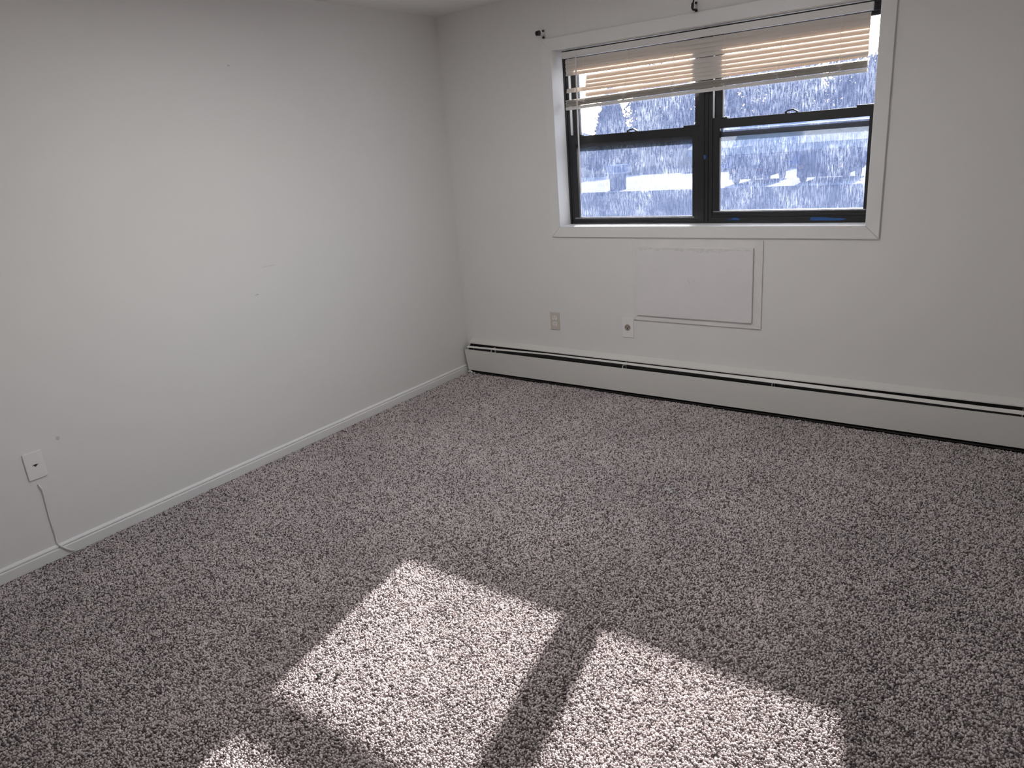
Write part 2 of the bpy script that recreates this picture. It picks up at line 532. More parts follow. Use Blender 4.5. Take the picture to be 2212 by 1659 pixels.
YS0, YS1, YU0, YU1 = 0.113, 0.139, 0.143, 0.170
sash('lower_sash', 0.848, 1.636, 1.0195, 1.504, 0.884, 1.599, 1.039, 1.460, YS0, YS1, True)
sash('lower_sash', 1.712, 2.487, 1.0445, 1.529, 1.749, 2.460, 1.066, 1.484, YS0, YS1, True)
sash('upper_sash', 0.853, 1.636, 1.438, 1.944, 0.893, 1.602, 1.470, 1.912, YU0, YU1, False)
sash('upper_sash', 1.712, 2.487, 1.440, 1.944, 1.752, 2.474, 1.474, 1.912, YU0, YU1, False)

# scraps of blue masking tape left on the frame
for poly, y in (([(1.6660, 1.357), (1.6735, 1.357), (1.6785, 1.350), (1.6785, 1.342), (1.6735, 1.334), (1.6675, 1.333)], YF),
                ([(1.795, 1.018), (1.812, 1.021), (1.835, 1.021), (1.822, 1.027), (1.808, 1.0295), (1.852, 1.0285), (1.866, 1.018), (1.862, 1.0165)], YF),
                ([(2.222, 1.0265), (2.222, 1.014), (2.235, 1.0125), (2.330, 1.0115), (2.372, 1.0125), (2.392, 1.0180), (2.370, 1.0215), (2.330, 1.0225), (2.285, 1.0265), (2.240, 1.028)], YF)):
    prism_obj('tape_scrap', poly, 'y', y - 0.0006, y - 0.0001, 'tape_blue', win)
    win.children[-1]['label'] = 'scrap of blue masking tape'

# ------------------------------------------------------------------ venetian blind
YB = 0.070
blind = empty('venetian_blind', (1.65, YB, 1.93), 'white mini venetian blind, half raised and sagging, with broken slats', 'blind')
BX0, BX1 = 0.851, 2.449
bm = bmesh.new()
zt, zb = 1.9575, 1.9255
add_prism(bm, [(YB - 0.013, zt), (YB - 0.013, zb + 0.002), (YB - 0.011, zb), (YB + 0.012, zb), (YB + 0.012, zt), (YB + 0.0105, zt), (YB + 0.0105, zb + 0.002), (YB - 0.0115, zb + 0.002), (YB - 0.0115, zt)], 'x', BX0 - 0.004, BX1 + 0.002)
link_bm('headrail', bm, 'rail_white', blind)
box_obj('headrail_end_cap', (BX1 + 0.001, BX1 + 0.0035, YB - 0.0135, YB + 0.0125, zb - 0.0005, zt + 0.001), 'rail_white', blind)


def slat(xa, xb, za, zb_, tilt, crown=0.0016, wdt=0.025, sag=0.0):
    """curved slat, tilted, from (xa, za) to (xb, zb_); the room-side edge hangs low"""
    bm = bmesh.new()
    n, nx = 4, 10
    rows = []
    for i in range(nx + 1):
        t = i / nx
        x = xa + (xb - xa) * t
        z = za + (zb_ - za) * t - sag * math.sin(math.pi * t)
        r = []
        for th in (0.00025, -0.00025):                 # upper skin, then lower skin
            for k in (range(n + 1) if th > 0 else range(n, -1, -1)):
                s = (k / n - 0.5) * wdt
                c = crown * (1 - (2 * k / n - 1) ** 2) + th
                r.append(bm.verts.new((x, YB + s * math.cos(tilt) - c * math.sin(tilt), z + s * math.sin(tilt) + c * math.cos(tilt))))
        rows.append(r)
    m_ = len(rows[0])
    for a, b in zip(rows, rows[1:]):
        for k in range(m_):
            bm.faces.new((a[k], b[k], b[(k + 1) % m_], a[(k + 1) % m_]))
    for r in (rows[0], rows[-1]):                      # close both ends
        for k in range(n):
            bm.faces.new((r[k], r[k + 1], r[m_ - 2 - k], r[m_ - 1 - k]))
    return link_bm('slat', bm, 'slat_vinyl', blind)


T = math.radians(74)
XL = BX0 + 0.012
open_slats = [(XL, 1.9085, 1.9080), (XL, 1.8875, 1.8865), (XL, 1.8665, 1.8660), (XL, 1.8440, 1.8435),
              (0.995, 1.8130, 1.8215), (0.990, 1.7920, 1.7995), (0.988, 1.7720, 1.7775), (XL, 1.7540, 1.7565), (0.985, 1.7230, 1.7480)]
for (xa, za, zr) in open_slats:
    slat(xa, BX1 - 0.004, za, zr, T + math.radians(random.uniform(-3, 2)))
# the gathered stack hangs lower at its left end
ST0, ST1 = 1.667, 1.690                     # top of the bottom rail, left and right
for i in range(13):
    d = 0.0024 * i
    slat(XL - 0.004 + random.uniform(-0.003, 0.003), BX1 - 0.004, ST0 + 0.004 + d * 1.02 + (0.002 if i > 10 else 0), ST1 + 0.004 + d * 1.05, math.radians(14 + random.uniform(-5, 5)), sag=-0.003)
bm = bmesh.new()
t = bmesh.new()
pr = [(YB - 0.012, 0.004), (YB - 0.0125, 0.010), (YB - 0.010, 0.0165), (YB + 0.010, 0.0165), (YB + 0.0125, 0.010), (YB + 0.012, 0.004), (YB + 0.009, 0.0), (YB - 0.009, 0.0)]
rings = []
for k in range(11):
    q = k / 10
    x = XL - 0.006 + (BX1 - 0.004 - XL + 0.006) * q
    z = ST0 - 0.0165 + (ST1 - ST0) * q + 0.003 * math.sin(math.pi * q)
    rings.append([bm.verts.new((x, y, z + dz)) for y, dz in pr])
for a, b in zip(rings, rings[1:]):
    for k in range(len(pr)):
        bm.faces.new((a[k], a[(k + 1) % len(pr)], b[(k + 1) % len(pr)], b[k]))
bm.faces.new(rings[0]); bm.faces.new(list(reversed(rings[-1])))
link_bm('bottom_rail', bm, 'rail_white', blind)
t.free()
# ladder cords, each ending in a tangle over the stack
for i, (xt, xb) in enumerate(((0.990, 0.975), (1.256, 1.230), (1.525, 1.517), (1.790, 1.790), (2.062, 2.052), (2.326, 2.326))):
    q = (xb - XL) / (BX1 - XL)
    ztop = 1.722 + 0.012 * q
    if i != 1 and i != 4:
        for dy in (-0.0135, 0.0135):
            tube_obj('ladder_cord', [(xt, YB + dy, 1.931), (xt + (xb - xt) * 0.3, YB + dy, 1.86), (xb + 0.004, YB + dy, 1.78), (xb, YB + dy, ztop)], 0.0007, 'cord_white', blind, 5)
    else:
        tube_obj('lift_cord', [(xt, YB - 0.0135, 1.931), (xt + 0.002, YB - 0.0140, 1.84), (xb + 0.012, YB - 0.0140, 1.76), (xb, YB - 0.0135, ztop)], 0.0008, 'cord_white', blind, 5)
    pts = []
    nloop = 26
    for k in range(nloop):
        f = k / (nloop - 1)
        pts.append((xb + random.uniform(-0.018, 0.018) * (0.5 + math.sin(math.pi * f)), YB - 0.0145 - random.uniform(0, 0.006), ztop + 0.004 - 0.052 * f + random.uniform(-0.006, 0.006)))
    sm = []
    for a, b in zip(pts, pts[1:]):
        for s in (0, 0.5):
            sm.append(Vector(a).lerp(Vector(b), s))
    tube_obj('cord_tangle', sm, 0.0008, 'cord_white', blind, 5)
    box_obj('cord_button', (xb - 0.005, xb + 0.005, YB - 0.014, YB - 0.0115, ST0 - 0.012 + (ST1 - ST0) * q, ST0 - 0.006 + (ST1 - ST0) * q), 'cord_white', blind, bev=0.001)
# tilt wand with its hook
wand = tube_obj('tilt_wand', [(0.945, YB - 0.020, 1.936), (0.944, YB - 0.022, 1.90), (0.940, YB - 0.023, 1.6), (0.937, YB - 0.022, 1.187)], [0.0028, 0.0044, 0.0044, 0.0046], 'rail_white', blind, 8)
tube_obj('wand_hook', [(0.945, YB - 0.012, 1.934), (0.945, YB - 0.018, 1.927), (0.946, YB - 0.022, 1.932), (0.945, YB - 0.021, 1.940)], 0.0016, 'rail_white', wand, 6)

# ------------------------------------------------------------------ curtain rod brackets


def rod_bracket(x, z, label, cup):
    b = empty('curtain_rod_bracket', (x, 0, z - 0.020), label, 'bracket', 'curtain rod brackets above the window')
    box_obj('mounting_plate', (x - 0.007, x + 0.008, -0.005, -0.0003, z - 0.020, z + 0.026), 'bracket_painted', b, bev=0.0012)
    for dz, r in ((0.019, 0.0058), (-0.014, 0.0068)):
        bm = bmesh.new()
        add_disc(bm, (x + 0.0005, -0.0085, z + dz), 'y', r, 0.008, 14, 0.001)
        link_bm('screw', bm, 'bracket_black', b)
    if cup:
        tube_obj('arm', [(x, -0.004, z - 0.004), (x - 0.001, -0.022, z - 0.006), (x - 0.002, -0.040, z - 0.003), (x - 0.003, -0.050, z + 0.001)], 0.0045, 'bracket_painted', b, 8)
        bm = bmesh.new()
        add_disc(bm, (x - 0.009, -0.058, z + 0.004), 'x', 0.0125, 0.010, 18, 0.002)
        add_disc(bm, (x + 0.004, -0.058, z + 0.004), 'x', 0.0140, 0.010, 18, 0.002)
        link_bm('rod_cup', bm, 'bracket_black', b)
    else:
        tube_obj('arm', [(x, -0.004, z - 0.010), (x, -0.020, z - 0.011), (x - 0.001, -0.038, z - 0.014), (x - 0.002, -0.048, z - 0.006), (x - 0.001, -0.048, z + 0.012), (x + 0.001, -0.040, z + 0.026)], [0.005, 0.005, 0.006, 0.0068, 0.0068, 0.0045], 'bracket_black', b, 8)
        box_obj('rod_cup', (x - 0.014, x + 0.006, -0.058, -0.038, z - 0.025, z - 0.020), 'bracket_painted', b, bev=0.001)


rod_bracket(0.776, 2.056, 'small black curtain rod bracket at the upper left corner of the window casing', True)
rod_bracket(1.668, 2.053, 'black hooked curtain rod bracket above the middle of the window casing', False)

# ------------------------------------------------------------------ cover panel of the air-conditioner opening
PX0, PX1, PZ0, PZ1 = 1.2883, 2.028, 0.4604, 0.9268
QX0, QX1, QZ0, QZ1 = 1.3160, 1.9830, 0.4920, 0.8880
pan = empty('sleeve_cover', (1.66, 0, PZ0), 'off-white painted cover panel in a trim frame under the window', 'wall panel')
ii = 0.012
for poly in ([(PX0, PZ1), (PX1, PZ1), (QX1 - ii, QZ1 - ii), (QX0 + ii, QZ1 - ii)], [(PX0, PZ0), (QX0 + ii, QZ0 + ii), (QX1 - ii, QZ0 + ii), (PX1, PZ0)],
             [(PX0, PZ0), (PX0, PZ1), (QX0 + ii, QZ1 - ii), (QX0 + ii, QZ0 + ii)], [(PX1, PZ0), (QX1 - ii, QZ0 + ii), (QX1 - ii, QZ1 - ii), (PX1, PZ1)]):
    prism_obj('trim_board', poly, 'y', -0.0095, -0.0002, 'old_trim_paint', pan, bev=0.0016)
cov = box_obj('cover_board', (QX0, QX1, -0.0225, -0.0095, QZ0, QZ1), 'panel_paint', pan, bev=0.004)
# two short pencil-like scratches and the torn caulk under the top edge
for (a, b) in (((1.632, 0.722), (1.640, 0.690)), ((1.668, 0.716), (1.664, 0.696))):
    tube_obj('scratch', [(a[0], -0.0226, a[1]), ((a[0] + b[0]) / 2 - 0.003, -0.0226, (a[1] + b[1]) / 2), (b[0], -0.0226, b[1])], 0.0011, 'scuff_grey', cov, 4)
top = []
n = 46
xa, xb = QX0 + 0.012, QX1 - 0.012
for i in range(n + 1):
    x = xa + (xb - xa) * i / n
    d = 0.010 + 0.010 * abs(math.sin(i * 0.9) * math.sin(i * 0.37 + 1)) + random.uniform(0, 0.005)
    if 0.52 < i / n < 0.78:
        d += 0.008
    top.append((x, QZ1 - d))
prism_obj('peeling_caulk', [(xb, QZ1 - 0.0035), (xa, QZ1 - 0.0035)] + top, 'y', -0.0231, -0.0224, 'old_caulk', cov)

# ------------------------------------------------------------------ wall plates
px, pz = 0.7009, 0.3540
out = empty('duplex_outlet', (px + 0.035, 0, pz), 'beige duplex outlet plate with two white sockets on the window wall', 'outlet')
box_obj('cover_plate', (px, px + 0.070, -0.0055, -0.0002, pz, pz + 0.114), 'plate_beige', out, bev=0.0022)
for zc in (pz + 0.0765, pz + 0.0375):
    bm = bmesh.new()
    pts = []
    for k in range(28):
        a = 2 * math.pi * k / 28
        pts.append((px + 0.035 + 0.0172 * math.cos(a), zc + max(-0.0142, min(0.0142, 0.0172 * math.sin(a)))))
    add_prism(bm, pts, 'y', -0.0075, -0.0050, 0.0006)
    r = link_bm('receptacle', bm, 'receptacle_white', out)
    box_obj('slot', (px + 0.0275, px + 0.0298, -0.0079, -0.0070, zc + 0.0005, zc + 0.0095), 'slot_black', r)
    box_obj('slot', (px + 0.0402, px + 0.0425, -0.0079, -0.0070, zc + 0.0015, zc + 0.0085), 'slot_black', r)
    bm = bmesh.new()
    add_disc(bm, (px + 0.035, -0.00745, zc - 0.0075), 'y', 0.0027, 0.0009, 12)
    link_bm('ground_hole', bm, 'slot_black', r)
bm = bmesh.new()
add_disc(bm, (px + 0.035, -0.0058, pz + 0.057), 'y', 0.0032, 0.0016, 12, 0.0004)
link_bm('screw', bm, 'receptacle_brown', out)

ax, az = 1.2090, 0.3480
ac = empty('appliance_outlet', (ax + 0.037, 0, az), 'white painted outlet plate with one round brown socket beside the cover panel', 'outlet')
box_obj('cover_plate', (ax, ax + 0.0745, -0.0060, -0.0002, az, az + 0.120), 'plate_painted', ac, bev=0.0022)
bm = bmesh.new()
cx, cz = ax + 0.0365, az + 0.061
add_disc(bm, (cx, -0.0065, cz), 'y', 0.0178, 0.0035, 28, 0.0006)
r = link_bm('receptacle', bm, 'receptacle_brown', ac)
bm = bmesh.new()
ring = []
for k in range(28):
    a = 2 * math.pi * k / 28
    ring.append((cx + 0.0182 * math.cos(a), -0.0066, cz + 0.0182 * math.sin(a)))
add_tube(bm, ring + [ring[0]], 0.0008, 5)
link_bm('rim', bm, 'slot_black', r)
box_obj('slot', (cx - 0.0130, cx - 0.0055, -0.0087, -0.0080, cz + 0.0020, cz + 0.0055), 'slot_black', r)
box_obj('slot', (cx + 0.0045, cx + 0.0120, -0.0087, -0.0080, cz + 0.0020, cz + 0.0055), 'slot_black', r)
box_obj('slot', (cx - 0.0028, cx + 0.0028, -0.0087, -0.0080, cz - 0.0115, cz - 0.0010), 'slot_black', r)
for dz in (0.0290, -0.0300):
    bm = bmesh.new()
    add_disc(bm, (cx, -0.0063, cz + dz), 'y', 0.0026, 0.0012, 10)
    link_bm('screw', bm, 'scuff_grey', ac)

jy, jz = -2.7936, 0.3581
jk = empty('cable_jack', (0, jy + 0.035, jz), 'white jack plate with a small black socket on the left wall', 'outlet')
box_obj('cover_plate', (0.0002, 0.0062, jy, jy + 0.070, jz, jz + 0.114), 'plastic_white', jk, bev=0.0026)
bm = bmesh.new()
jc = (jy + 0.036, jz + 0.058)
add_prism(bm, [(jc[0] - 0.0065, jc[1] + 0.004), (jc[0] + 0.0065, jc[1] + 0.004), (jc[0] + 0.0065, jc[1] - 0.002), (jc[0] + 0.003, jc[1] - 0.002), (jc[0] + 0.003, jc[1] - 0.0055), (jc[0] - 0.003, jc[1] - 0.0055), (jc[0] - 0.003, jc[1] - 0.002), (jc[0] - 0.0065, jc[1] - 0.002)], 'x', 0.0060, 0.0068)
link_bm('socket', bm, 'slot_black', jk)
for s in (-1, 1):
    box_obj('socket_clip', (0.0060, 0.0068, jc[0] + s * 0.0098 - 0.0009, jc[0] + s * 0.0098 + 0.0009, jc[1] - 0.001, jc[1] + 0.004), 'slot_black', jk)
for dz in (0.0150, 0.0990):
    bm = bmesh.new()
    add_disc(bm, (0.0066, jy + 0.036, jz + dz), 'x', 0.0030, 0.0012, 12, 0.0003)
    link_bm('screw', bm, 'plate_painted', jk)

# painted-over cable running down the wall and over the baseboard
cab = tube_obj('painted_cable', [(0.002, -2.7690, 0.334), (0.005, -2.7655, 0.326), (0.006, -2.7605, 0.312), (0.0045, -2.7600, 0.300), (0.0035, -2.7625, 0.24), (0.0035, -2.7650, 0.17),
                          (0.0035, -2.7635, 0.11), (0.0045, -2.7655, 0.064), (0.0150, -2.7620, 0.052), (0.0165, -2.7450, 0.030), (0.0165, -2.7300, 0.014), (0.0175, -2.7150, 0.006)],
               [0.0012, 0.0035, 0.0036, 0.0028, 0.0026, 0.0026, 0.0027, 0.0028, 0.003, 0.0032, 0.003, 0.002], 'cable_painted', None, 8)
tag(cab, 'thin painted-over cable running from below the jack plate to the carpet', 'cable')

# ------------------------------------------------------------------ baseboard heater
HX0, HX1 = 0.040, RX - 0.06
ht = empty('baseboard_heater', ((HX0 + HX1) / 2, -0.03, 0.0), 'long off-white metal baseboard heater along the window wall', 'heater')
# back plate whose top curls forward into a lip
prism_obj('back_plate', [(-0.0004, 0.004), (-0.003, 0.004), (-0.003, 0.205), (-0.006, 0.212), (-0.030, 0.2105), (-0.0335, 0.2072), (-0.0350, 0.2082), (-0.0338, 0.2140), (-0.018, 0.2250), (-0.006, 0.2350), (-0.0004, 0.2370)], 'x', HX0, HX1, 'heater_enamel', ht)
# front panel, its left end cut at a slant
fp = bmesh.new()
yy = -0.066
t = bmesh.new()
A = [(0.013, yy, 0.1690), (HX1 - 0.02, yy, 0.1690), (HX1 - 0.02, yy + 0.004, 0.0240), (0.030, yy + 0.004, 0.0240)]
B = [(x, y + 0.0015, z) for x, y, z in A]
va = [t.verts.new(p) for p in A]; vb = [t.verts.new(p) for p in B]
t.faces.new(va); t.faces.new(list(reversed(vb)))
for i in range(4):
    t.faces.new((va[i], vb[i], vb[(i + 1) % 4], va[(i + 1) % 4]))
merge(fp, t)
add_box(fp, 0.013, HX1 - 0.02, yy, yy + 0.010, 0.1680, 0.1698, 0.0004)       # rolled top edge
add_box(fp, 0.032, HX1 - 0.02, yy + 0.004, yy + 0.016, 0.0230, 0.0247, 0.0004)
link_bm('front_panel', fp, 'heater_enamel', ht)
bm = bmesh.new()                             # bent damper blade: edge heights change along its length
secs = []
for (x, zl, zh) in ((0.034, 0.1830, 0.1925), (0.24, 0.1870, 0.1950), (0.69, 0.1975, 0.2030), (1.22, 0.1955, 0.2045), (2.10, 0.1897, 0.2050), (3.05, 0.1810, 0.1945), (HX1 - 0.02, 0.1800, 0.1940)):
    secs.append([bm.verts.new((x, y, z)) for y, z in ((-0.0600, zl), (-0.0606, zl + 0.0012), (-0.0485, zh + 0.0010), (-0.0480, zh))])
for a, b in zip(secs, secs[1:]):
    for k in range(4):
        bm.faces.new((a[k], a[(k + 1) % 4], b[(k + 1) % 4], b[k]))
bm.faces.new(secs[0]); bm.faces.new(list(reversed(secs[-1])))
link_bm('damper', bm, 'heater_enamel', ht)
bm = bmesh.new()
add_tube(bm, [(0.10, -0.032, 0.085), (HX1 - 0.1, -0.032, 0.085)], 0.011, 10)
link_bm('pipe', bm, 'heater_fins', ht)
bm = bmesh.new()
for k in range(190):
    x = 0.16 + k * 0.019
    if x > HX1 - 0.15:
        break
    add_box(bm, x, x + 0.0008, -0.057, -0.008, 0.055, 0.118)
fins = tag(link_bm('fin_stack', bm, 'heater_fins', ht), kind='stuff')
box_obj('slot_shade_liner', (0.05, HX1 - 0.03, -0.0062, -0.0032, 0.010, 0.203), 'heater_dark', ht)  # dark sheet added as the shade seen through the slots
box_obj('floor_shade_sheet', (0.05, HX1 - 0.03, -0.058, -0.0065, 0.006, 0.010), 'heater_dark', ht)  # dark sheet standing in for the shade under the heater
for x in (0.24, 1.23, 2.11, 3.20):
    bm = bmesh.new()
    add_prism(bm, [(-0.0062, 0.020), (-0.0062, 0.195), (-0.050, 0.190), (-0.0610, 0.182), (-0.0610, 0.165), (-0.0560, 0.160), (-0.052, 0.176), (-0.040, 0.182), (-0.018, 0.172), (-0.018, 0.020)], 'x', x, x + 0.0022)
    link_bm('bracket', bm, 'heater_enamel', ht)
prism_obj('end_cap', [(-0.0005, 0.004), (-0.058, 0.006), (-0.060, 0.160), (-0.045, 0.190), (-0.0005, 0.225)], 'x', 0.043, 0.045, 'heater_dark', ht)

# loose plaster crumbs at the heater's left foot
for i, (x, y, s) in enumerate(((0.038, -0.058, 0.012), (0.060, -0.066, 0.009), (0.085, -0.070, 0.006), (0.128, -0.074, 0.005))):
    bm = bmesh.new()
    bmesh.ops.create_icosphere(bm, subdivisions=2, radius=s)
    for v in bm.verts:
        v.co *= 1 + random.uniform(-0.25, 0.25)
        v.co.z *= 0.7
    bmesh.ops.translate(bm, verts=bm.verts, vec=(x, y, s * 0.6 + 0.004))
    tag(link_bm('plaster_crumb', bm, 'old_trim_paint'), ['largest white plaster crumb, in the corner at the heater end', 'medium white plaster crumb under the left end of the heater', 'small white plaster crumb below the heater panel', 'tiny plaster crumb furthest from the corner, under the heater'][i], 'crumb', 'plaster crumbs by the heater')

# ------------------------------------------------------------------ carpet
SP = 0.0060
nx, ny = int((RX - 0.014) / SP), int((-0.004 - RY) / SP)
gx, gy = np.meshgrid(np.arange(nx), np.arange(ny), indexing='ij')
X = 0.018 + (gx + 0.5 * (gy % 2)) * SP + RNG.uniform(-0.0022, 0.0022, gx.shape)
Y = -0.006 - gy * SP + RNG.uniform(-0.0022, 0.0022, gx.shape)
Z = RNG.uniform(-0.0045, 0.0005, gx.shape) + 0.0012 * np.sin(X * 9 + np.sin(Y * 5)) - 0.002
P = np.stack([X, Y, Z], -1).reshape(-1, 3).astype(np.float32)
P = P[(P[:, 0] < RX - 0.01) & (P[:, 1] > RY + 0.01)]
P = P[(P[:, 1] < -0.054) | (P[:, 0] < 0.03)]          # no pile inside the heater
me = bpy.data.meshes.new('carpet_pile')
me.vertices.add(len(P))
me.vertices.foreach_set('co', P.ravel())
me.update()
pile = bpy.data.objects.new('carpet_pile', me)
COL.objects.link(pile)
tag(pile, 'greige and brown flecked loop-pile carpet covering the whole floor', 'carpet', kind='stuff')
# one yarn tuft: a stubby leaning knot
bm = bmesh.new()
bmesh.ops.create_icosphere(bm, subdivisions=1, radius=1.0)
for v in bm.verts:
    v.co = Vector((v.co.x * 0.0035 + v.co.z * 0.0010, v.co.y * 0.0028, v.co.z * 0.0042))
tm = bpy.data.meshes.new('yarn_tuft')
bm.to_mesh(tm); bm.free()
tm.materials.append(MATS['carpet_yarn'])
tm.polygons.foreach_set('use_smooth', [True] * len(tm.polygons))
ng = bpy.data.node_groups.new('pile_nodes', 'GeometryNodeTree')
ng.interface.new_socket('Geometry', in_out='INPUT', socket_type='NodeSocketGeometry')
ng.interface.new_socket('Geometry', in_out='OUTPUT', socket_type='NodeSocketGeometry')
gi, go = ng.nodes.new('NodeGroupInput'), ng.nodes.new('NodeGroupOutput')
tuft = bpy.data.objects.new('yarn_tuft', tm)     # never linked to the scene: only instanced
oin = ng.nodes.new('GeometryNodeObjectInfo')
oin.inputs['Object'].default_value = tuft
iop = ng.nodes.new('GeometryNodeInstanceOnPoints')
rv = ng.nodes.new('FunctionNodeRandomValue'); rv.data_type = 'FLOAT_VECTOR'
rv.inputs[0].default_value = (-0.45, -0.45, 0); rv.inputs[1].default_value = (0.45, 0.45, 6.283)
rs = ng.nodes.new('FunctionNodeRandomValue'); rs.data_type = 'FLOAT'
rs.inputs[2].default_value = 0.75; rs.inputs[3].default_value = 1.3; rs.inputs['Seed'].default_value = 5
ng.links.new(gi.outputs[0], iop.inputs['Points'])
ng.links.new(oin.outputs['Geometry'], iop.inputs['Instance'])
ng.links.new(rv.outputs[0], iop.inputs['Rotation'])
ng.links.new(rs.outputs[1], iop.inputs['Scale'])
ng.links.new(iop.outputs[0], go.inputs[0])
md = pile.modifiers.new('pile', 'NODES')
md.node_group = ng
me.materials.append(MATS['carpet_yarn'])

# bits lying on the carpet
for i, (x, y, s) in enumerate(((1.560, -2.691, 0.0085), (1.608, -2.660, 0.0075))):
    bm = bmesh.new()
    bmesh.ops.create_icosphere(bm, subdivisions=2, radius=s)
    for v in bm.verts:
        v.co *= 1 + random.uniform(-0.3, 0.3)
        v.co.z *= 0.6
    bmesh.ops.translate(bm, verts=bm.verts, vec=(x, y, 0.0075))
    tag(link_bm('carpet_crumb', bm, 'crumb_dark'), ['dark crumb in the sunlit patch, the one further left', 'dark crumb in the sunlit patch, the one nearer its middle'][i], 'crumb', 'dark crumbs on the sunlit carpet')
bm = bmesh.new()
for k in range(16):
    a, r = random.uniform(0, 6.28), random.uniform(0, 0.022)
    c = Vector((1.989 + r * 1.4 * math.cos(a), -1.098 + r * math.sin(a), 0.0062))
    add_tube(bm, [c + Vector((random.uniform(-.008, .008), random.uniform(-.008, .008), random.uniform(-.001, .002))) for _ in range(5)], 0.0012, 5)
tag(link_bm('lint_tuft', bm, 'lint_grey'), 'small pale tuft of lint on the carpet in the middle of the room', 'lint')

# ------------------------------------------------------------------ fill lamp added on the ceiling, out of view, to brighten the room
LX, LY, LR = 1.6, -1.85, 0.22
lamp = empty('added_fill_lamp', (LX, LY, RH - 0.045), 'added round flat ceiling fill lamp with a frosted diffuser, out of view', 'lamp')
bm = bmesh.new()
add_disc(bm, (LX, LY, RH - 0.021), 'z', LR, 0.041, 48, 0.004)
link_bm('housing', bm, 'plastic_white', lamp)
m, nt, b = new_mat('fill_lamp_glow')
b.inputs['Base Color'].default_value = (0.9, 0.89, 0.87, 1)
b.inputs['Emission Color'].default_value = (0.995, 0.995, 1.0, 1)
b.inputs['Emission Strength'].default_value = FILL_LAMP_STRENGTH
bm = bmesh.new()
add_disc(bm, (LX, LY, RH - 0.043), 'z', LR - 0.012, 0.003, 48)
link_bm('diffuser', bm, 'fill_lamp_glow', lamp)

# ------------------------------------------------------------------ outdoors
GZ = -1.40                                  # ground level outside, below the window


def ground(name, poly, m, label, cat, z0, z1):
    o = prism_obj(name, poly, 'z', z0, z1, m)
    return tag(o, label, cat)


tag(prism_obj('ground', [(-160, 0.9), (120, 0.9), (120, 200), (-160, 200)], 'z', GZ - 0.3, GZ, 'asphalt'), kind='structure')
ground('concrete_apron', [(-60, 32.8), (30, 32.8), (30, 47.5), (-60, 47.5)], 'pale_concrete', 'pale sunlit concrete apron across the parking lot', 'pavement', GZ, GZ + 0.02)
ground('lawn', [(-120, 47.6), (90, 47.6), (90, 120), (-120, 120)], 'grass_winter', 'dull winter lawn behind the pale concrete apron', 'lawn', GZ, GZ + 0.03)

# long low building seen through the right-hand panes
by0 = 50.0
bx0, bx1 = -18.5, 16.0
ba = math.radians(-1.5)
bld = empty('long_building', (bx0, by0, GZ), 'long low blue-grey building with a pale shingle roof behind the cars', 'building')


def bpt(x, y):
    return (bx0 + (x - bx0) * math.cos(ba) - (y - by0) * math.sin(ba), by0 + (x - bx0) * math.sin(ba) + (y - by0) * math.cos(ba))


def bbox(name, x0, x1, y0, y1, z0, z1, m, parent):
    return prism_obj(name, [bpt(x0, y0), bpt(x1, y0), bpt(x1, y1), bpt(x0, y1)], 'z', z0, z1, m, parent)


bbox('wall', bx0, bx1, by0, by0 + 9, GZ + 0.052, -0.42, 'siding_blue_grey', bld)
bbox('fascia', bx0 - 0.4, bx1 + 0.4, by0 - 0.7, by0 - 0.5, -0.38, 0.12, 'fascia_grey', bld)
bbox('soffit', bx0 - 0.4, bx1 + 0.4, by0 - 0.5, by0 + 0.02, -0.42, -0.36, 'fascia_grey', bld)
bm = bmesh.new()
rf = [(by0 - 0.72, 0.12), (by0 + 4.5, 1.55), (by0 + 9.7, 0.12), (by0 + 9.7, 0.0), (by0 + 4.5, 1.40), (by0 - 0.72, 0.0)]
A = [bm.verts.new((*bpt(bx0 - 0.5, y), z)) for y, z in rf]
B = [bm.verts.new((*bpt(bx1 + 0.5, y), z)) for y, z in rf]
bm.faces.new(A); bm.faces.new(list(reversed(B)))
for i in range(6):
    bm.faces.new((A[i], B[i], B[(i + 1) % 6], A[(i + 1) % 6]))
link_bm('roof', bm, 'roof_shingle', bld)
for i in range(10):
    x = bx0 + 1.2 + i * 2.3
    wn = bbox('window', x, x + 1.15, by0 - 0.05, by0 + 0.02, -1.02, -0.50, 'fascia_grey', bld)
    bbox('pane', x + 0.08, x + 1.07, by0 - 0.07, by0 - 0.045, -0.96, -0.56, 'far_window', wn)
bbox('chimney', bx0 + 2.0, bx0 + 3.0, by0 + 3.2, by0 + 4.0, 0.9, 2.0, 'fascia_grey', bld)


